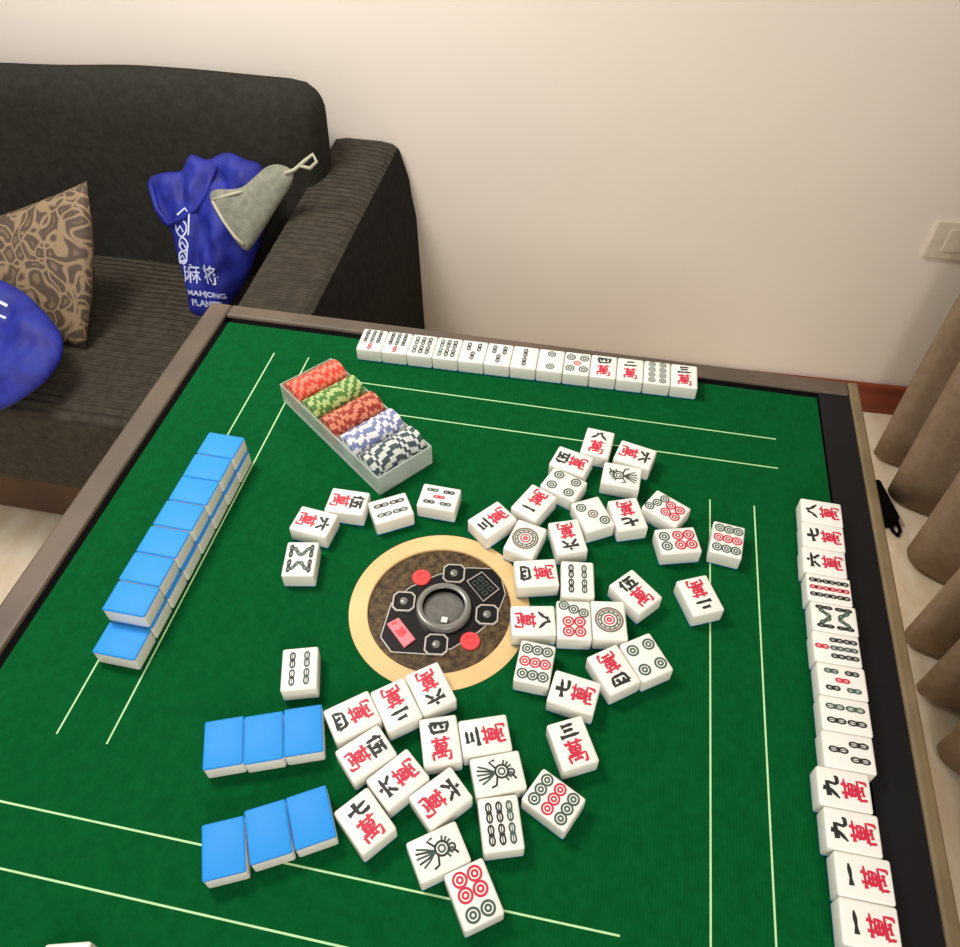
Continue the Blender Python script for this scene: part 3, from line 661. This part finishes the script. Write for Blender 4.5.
TILES = [
    ('w8', 0, 0.1345, 0.2481, 1.459, 'C', 'white eight of characters tile, upright, farthest of the scattered cluster'),
    ('w6', 0, 0.1803, 0.2368, 6.044, 'C', 'six of characters tile turned sideways, partly behind the sideways bird tile at the far end'),
    ('s1', 0, 0.1667, 0.2004, 3.086, 'C', 'white bird tile lying sideways at the far end, bird head to the left'),
    ('w5', 0, 0.1069, 0.2119, 2.874, 'C', 'white five of characters tile tilted sideways left of the farthest eight of characters'),
    ('p4', 0, 0.1023, 0.1744, 2.755, 'C', 'white four of circles tile tilted sideways just above the one of characters tile'),
    ('w1', 0, 0.0727, 0.1407, 4.263, 'C', 'one of characters tile upside down between the four of circles and the big circle tile'),
    ('w3', 0, 0.0311, 0.1072, 4.022, 'C', 'white three of characters tile, tilted, overlapping the gold ring at its upper right'),
    ('p1', 0, 0.0708, 0.0884, 1.341, 'C', 'white one of circles tile with a single big circle, touching the gold ring'),
    ('w6', 0, 0.1157, 0.1000, 5.075, 'C', 'white upside-down six of characters tile right of the single-circle tile by the ring'),
    ('p3', 0, 0.1393, 0.1364, 2.103, 'C', 'white three of circles tile with a diagonal of circles in the upper cluster'),
    ('w7', 0, 0.1774, 0.1440, 5.074, 'C', 'white upside-down seven of characters tile right of the diagonal three of circles'),
    ('p7', 0, 0.2194, 0.1612, 2.639, 'C', 'white seven of circles tile tilted sideways behind the six of circles at right'),
    ('p6', 0, 0.2334, 0.1178, 3.427, 'C', 'white six of circles tile lying sideways, green pair at left and red four at right'),
    ('p9', 0, 0.2860, 0.1296, 1.452, 'C', 'white nine of circles tile on the inner white line, rightmost of the scattered tiles'),
    ('w4', 0, 0.0889, 0.0463, 3.403, 'C', 'white four of characters tile lying sideways against the right side of the gold ring'),
    ('s4', 0, 0.1322, 0.0472, 1.699, 'C', 'white four of bamboo tile, upright, right of the sideways four of characters'),
    ('w5', 0, 0.1922, 0.0437, 2.415, 'C', 'white five of characters tile tilted left, alone right of the four of bamboo'),
    ('w2', 0, 0.2573, 0.0516, 5.153, 'C', 'upside-down two of characters tile, alone on the inner white line below the nine of circles'),
    ('w8', 0, 0.0940, -0.0104, 0.200, 'C', 'white eight of characters tile lying sideways over the right edge of the gold ring'),
    ('p7', 0, 0.1339, -0.0021, 1.720, 'C', 'seven of circles tile, upright, between the sideways eight of characters and a big circle tile'),
    ('p1', 0, 0.1683, 0.0046, 1.732, 'C', 'white one of circles tile, upright, right of the upright seven of circles'),
    ('p9', 0, 0.1025, -0.0565, 1.539, 'C', 'white nine of circles tile, upright, at the lower right edge of the gold ring'),
    ('w7', 0, 0.1427, -0.0790, 3.004, 'C', 'seven of characters tile lying sideways just right of the nine of circles by the ring'),
    ('w4', 0, 0.1770, -0.0487, 5.352, 'C', 'white upside-down four of characters tile touching a four of circles at lower right'),
    ('p4', 0, 0.2070, -0.0295, 2.176, 'C', 'white four of circles tile tilted beside the upside-down four of characters'),
    ('w3', 0, 0.1468, -0.1275, 2.047, 'C', 'white three of characters tile, upright and slightly tilted, alone below the sideways seven of characters'),
    ('w3', 0, 0.0689, -0.1357, 3.491, 'C', 'white three of characters tile lying sideways behind the near sideways bird tile'),
    ('s1', 0, 0.0862, -0.1670, 0.382, 'C', 'white bird tile lying sideways above the six of bamboo, bird head right'),
    ('s6', 0, 0.0958, -0.2073, 1.882, 'C', 'white six of bamboo tile, upright, in front of the sideways bird tile'),
    ('p9', 0, 0.1366, -0.1795, 2.682, 'C', 'white nine of circles tile tilted sideways, alone right of the six of bamboo'),
    ('w4', 0, 0.0306, -0.1478, 1.916, 'C', 'white four of characters tile, upright, between two sideways tiles in the near cluster'),
    ('w4', 0, -0.0532, -0.1410, 3.821, 'C', 'four of characters tile lying sideways, left end of the row of three below the ring'),
    ('w2', 0, -0.0169, -0.1225, 5.382, 'C', 'white upside-down two of characters tile, middle of the row of three below the ring'),
    ('w6', 0, 0.0105, -0.1004, 5.366, 'C', 'white upside-down six of characters tile overlapping the lower edge of the gold ring'),
    ('w5', 0, -0.0313, -0.1716, 0.810, 'C', 'white five of characters tile lying sideways just below the sideways four of characters'),
    ('w6', 0, 0.0022, -0.1882, 4.030, 'C', 'white six of characters tile, top to lower left, above the tilted seven of characters'),
    ('w6', 0, 0.0420, -0.1963, 0.834, 'C', 'white six of characters tile, top to upper right, behind the nearest bird tile'),
    ('w7', 0, -0.0158, -0.2268, 2.447, 'C', 'white seven of characters tile, upright and tilted, right of the lower row of blue tiles'),
    ('s1', 0, 0.0498, -0.2388, 0.615, 'C', 'white bird tile lying sideways, nearest of the bird tiles, above the lowest six of circles'),
    ('p6', 0, 0.0841, -0.2637, 5.314, 'C', 'white six of circles tile upside down on the near white line, nearest scattered tile'),
    ('s8', 0, -0.1588, 0.0159, 1.759, 'C', 'white eight of bamboo tile, upright, alone left above the console'),
    ('w6', 0, -0.1614, 0.0663, 6.177, 'C', 'white six of characters tile lying sideways above the eight of bamboo'),
    ('w5', 0, -0.1337, 0.1010, 0.017, 'C', "white five of characters tile lying sideways, left of the chip tray's near corner tile"),
    ('s4', 0, -0.0832, 0.1011, 0.555, 'C', 'white four of bamboo tile lying sideways at the near corner of the chip tray'),
    ('s5', 0, -0.0338, 0.1268, 6.257, 'C', 'white five of bamboo tile lying sideways between the chip tray and the gold ring'),
    ('s4', 0, -0.1164, -0.1053, 1.868, 'C', 'white four of bamboo tile, upright, alone left of the console above the blue tiles'),
    ('w8', 0, 0.3898, 0.1884, 3.1227, 'R', 'white eight of characters tile, farthest tile of the right-hand row'),
    ('w7', 0, 0.3885, 0.1538, 3.1204, 'R', 'white seven of characters tile, second from the far end of the right-hand row'),
    ('w6', 0, 0.3864, 0.1192, 3.1191, 'R', 'white six of characters tile, third from the far end of the right-hand row'),
    ('s9', 0, 0.3878, 0.0845, 3.1263, 'R', 'white nine of bamboo tile in the right-hand row'),
    ('s8', 0, 0.3895, 0.0499, 3.1340, 'R', 'white eight of bamboo tile in the right-hand row'),
    ('s7', 0, 0.3884, 0.0153, 3.1439, 'R', 'white seven of bamboo tile with one red stick in the right-hand row'),
    ('s5', 0, 0.3897, -0.0193, 3.1461, 'R', 'white five of bamboo tile with a red stick in its middle in the right-hand row'),
    ('s4', 0, 0.3890, -0.0540, 3.1448, 'R', 'white four of bamboo tile in the right-hand row'),
    ('s3', 0, 0.3877, -0.0886, 3.1465, 'R', 'white three of bamboo tile in the right-hand row'),
    ('w9', 0, 0.3801, -0.1232, 3.1439, 'R', 'white nine of characters tile in the right-hand row, beside the three of bamboo'),
    ('w9', 0, 0.3831, -0.1579, 3.1439, 'R', 'white nine of characters tile in the right-hand row, beside the one of characters'),
    ('w1', 0, 0.3879, -0.1925, 3.1488, 'R', 'white one of characters tile in the right-hand row, beside the nine of characters'),
    ('w1', 0, 0.3880, -0.2272, 3.1416, 'R', 'white one of characters tile nearest the camera in the right-hand row'),
    ('b', 0, -0.2049, -0.3767, 1.826, 'C', 'white tile cut off by the bottom edge of the photo at lower left'),
    ('back', 0, -0.1580, -0.1870, 1.942, 'T', 'blue-backed tile, left one in the upper short row of three'),
    ('back', 0, -0.1249, -0.1756, 1.935, 'T', 'blue-backed tile, middle one in the upper short row of three'),
    ('back', 0, -0.0924, -0.1625, 1.924, 'T', 'blue-backed tile, right one in the upper short row of three'),
    ('back', 0, -0.1225, -0.2697, 2.001, 'T', 'blue-backed tile, left one in the lower short row of three'),
    ('back', 0, -0.0917, -0.2505, 2.066, 'T', 'blue-backed tile, middle one in the lower short row of three'),
    ('back', 0, -0.0609, -0.2329, 2.096, 'T', 'blue-backed tile, right one in the lower short row of three'),
    ('back', 0, -0.2961, -0.1106, 3.130, 'S', 'blue-backed tile at the near end of the left stack, bottom layer, nothing on it'),
    ('s7', 0, -0.1865, 0.3829, 4.731, 'B', 'seven of bamboo tile, upside down, left end of the far-edge row'),
    ('s7', 0, -0.1514, 0.3835, 4.731, 'B', 'seven of bamboo tile, upside down, second from the left end of the far-edge row'),
    ('s6', 0, -0.1163, 0.3842, 4.731, 'B', 'six of bamboo tile, third from the left end of the far-edge row'),
    ('s6', 0, -0.0812, 0.3849, 4.731, 'B', 'six of bamboo tile, fourth from the left end of the far-edge row'),
    ('s3', 0, -0.0461, 0.3855, 4.731, 'B', 'three of bamboo tile, upside down, fifth from the left end of the far-edge row'),
    ('s3', 0, -0.0110, 0.3862, 4.731, 'B', 'three of bamboo tile, upside down, sixth from the left end of the far-edge row'),
    ('s2', 0, 0.0241, 0.3869, 4.731, 'B', 'two of bamboo tile, seventh from the left end of the far-edge row'),
    ('p2', 0, 0.0592, 0.3875, 1.590, 'B', 'two of circles tile in the right half of the far-edge row'),
    ('p5', 0, 0.0943, 0.3882, 1.590, 'B', 'five of circles tile in the right half of the far-edge row'),
    ('w4', 0, 0.1294, 0.3889, 1.590, 'B', 'four of characters tile in the right half of the far-edge row'),
    ('w2', 0, 0.1645, 0.3895, 1.590, 'B', 'two of characters tile in the right half of the far-edge row'),
    ('p8', 0, 0.1996, 0.3902, 1.590, 'B', 'eight of circles tile, second from the right end of the far-edge row'),
    ('w3', 0, 0.2347, 0.3909, 1.590, 'B', 'three of characters tile, right end of the far-edge row'),
    ('back', 0, -0.2958, -0.0754, 3.136, 'S', 'blue-backed tile in the bottom layer of the left stack, under the nearest top tile'),
    ('back', 0, -0.2955, -0.0402, 3.142, 'S', 'blue-backed tile in the bottom layer of the left stack, under the second nearest top tile'),
    ('back', 0, -0.2952, -0.0050, 3.148, 'S', 'blue-backed tile in the bottom layer of the left stack, under the third nearest top tile'),
    ('back', 0, -0.2948, 0.0302, 3.139, 'S', 'blue-backed tile in the bottom layer of the left stack, under the fourth nearest top tile'),
    ('back', 0, -0.2945, 0.0654, 3.145, 'S', 'blue-backed tile in the bottom layer of the left stack, under the fifth nearest top tile'),
    ('back', 0, -0.2942, 0.1006, 3.136, 'S', 'blue-backed tile in the bottom layer of the left stack, under the sixth nearest top tile'),
    ('back', 0, -0.2939, 0.1358, 3.142, 'S', 'blue-backed tile in the bottom layer of the left stack, under the farthest top tile'),
    ('back', 1, -0.2955, 0.1374, 3.123, 'S', 'blue-backed tile on top of the left stack, farthest of the seven there'),
    ('back', 1, -0.2963, 0.1020, 3.149, 'S', 'blue-backed tile on top of the left stack, sixth nearest of the seven there'),
    ('back', 1, -0.2964, 0.0670, 3.137, 'S', 'blue-backed tile on top of the left stack, fifth nearest of the seven there'),
    ('back', 1, -0.2971, 0.0313, 3.135, 'S', 'blue-backed tile on top of the left stack, fourth nearest of the seven there'),
    ('back', 1, -0.2979, -0.0046, 3.129, 'S', 'blue-backed tile on top of the left stack, third nearest of the seven there'),
    ('back', 1, -0.2984, -0.0400, 3.130, 'S', 'blue-backed tile on top of the left stack, second nearest of the seven there'),
    ('back', 1, -0.2973, -0.0755, 3.140, 'S', 'blue-backed tile on top of the left stack, nearest of the seven there'),
]
for kind, lv, x, y, th, g, lab in TILES:
    place(kind, lv, x, y, th, lab, {'C': GC, 'R': GR, 'B': GB, 'S': GS, 'T': GT}[g])

# ------------------------------------------------------------------ chip tray
TA = math.radians(-38); tl = Vector((math.cos(TA), math.sin(TA), 0)); tw = Vector((-math.sin(TA), math.cos(TA), 0))
TC = Vector((-.1655, .2285, TZ + .0002))
tray = empty('chip_tray', TC, TA)
tag(tray, 'frosted clear plastic tray holding five rows of poker chips', 'chip tray')
TLn, TWd, TH = .212, .079, .030
bm = bmesh.new(); box(bm, -TLn / 2, TLn / 2, -TWd / 2, TWd / 2, 0, .0018, .0008); link('tray_floor', bm, M['tray'], tray)
for nm, (x0, x1, y0, y1) in {'a': (-TLn / 2, TLn / 2, -TWd / 2, -TWd / 2 + .0022), 'b': (-TLn / 2, TLn / 2, TWd / 2 - .0022, TWd / 2), 'c': (-TLn / 2, -TLn / 2 + .0022, -TWd / 2, TWd / 2), 'd': (TLn / 2 - .0022, TLn / 2, -TWd / 2, TWd / 2)}.items():
    bm = bmesh.new(); box(bm, x0, x1, y0, y1, .0018, TH, .0007); link('tray_wall', bm, M['tray'], tray)
CH = {'red': lin(214, 66, 54), 'green': lin(76, 122, 56), 'brown': lin(150, 54, 42), 'pale': lin(120, 130, 172), 'navy': lin(62, 78, 84)}
SP = {'red': lin(228, 130, 104), 'green': lin(168, 186, 118), 'brown': lin(208, 128, 100), 'pale': lin(226, 222, 224), 'navy': lin(200, 206, 200)}
def chip_mesh(col):
    bm = bmesh.new(); n = 32; r = .0193; th = .0034
    for s in (-1, 1):
        c = bm.verts.new((0, 0, s * th / 2)); ring = [bm.verts.new((r * .97 * math.cos(2 * PI * i / n), r * .97 * math.sin(2 * PI * i / n), s * th / 2)) for i in range(n)]
        inn = [bm.verts.new((r * .62 * math.cos(2 * PI * i / n), r * .62 * math.sin(2 * PI * i / n), s * th / 2)) for i in range(n)]
        for i in range(n):
            j = (i + 1) % n; sp = 1 if (i // 2) % 2 == 0 else 0
            q = (inn[i], ring[i], ring[j], inn[j]); bm.faces.new(q if s > 0 else q[::-1]).material_index = sp
            q = (c, inn[i], inn[j]); bm.faces.new(q if s > 0 else q[::-1]).material_index = 1
        if s < 0: lo = ring
        else: hi = ring
    ml = [bm.verts.new((r * math.cos(2 * PI * i / n), r * math.sin(2 * PI * i / n), -th * .36)) for i in range(n)]
    mh = [bm.verts.new((r * math.cos(2 * PI * i / n), r * math.sin(2 * PI * i / n), th * .36)) for i in range(n)]
    for i in range(n):
        j = (i + 1) % n; sp = 1 if (i // 2) % 2 == 0 else 0
        for a, b in ((lo, ml), (ml, mh), (mh, hi)): bm.faces.new((a[i], a[j], b[j], b[i])).material_index = sp
    return link('poker_chip', bm, [mat('chip_' + col, CH[col], .5), mat('chip_spot_' + col, SP[col], .5)])
chips = [('red', 'red poker chip in the far row of the clear tray', 'red chips'), ('green', 'green poker chip in the second row of the tray behind the brown-red chips', 'green chips'),
         ('brown', 'brown-red poker chip in the middle row of the tray', 'brown-red chips'), ('pale', 'pale blue and white poker chip in the fourth row of the tray', 'pale blue chips'),
         ('navy', 'dark grey-blue poker chip with white spots in the near row of the tray', 'grey-blue chips')]
Raxis = Matrix((tl, Vector((0, 0, 1)), tl.cross(Vector((0, 0, 1))))).transposed()
for k, (col, lab, grp) in enumerate(chips):
    src = None
    for i in range(21):
        if src is None: o = src = chip_mesh(col)
        else: o = src.copy(); COL.objects.link(o)
        p = TC + tl * (-.0825 + .0405 * k + random.uniform(-.0006, .0006)) + tw * (-.0350 + .0035 * i) + Vector((0, 0, .0018 + .0195))
        spin = Matrix.Rotation(random.uniform(0, 2 * PI), 4, 'Z')
        o.matrix_world = Matrix.Translation(p) @ Raxis.to_4x4() @ spin
        tag(o, lab, 'poker chip', grp)
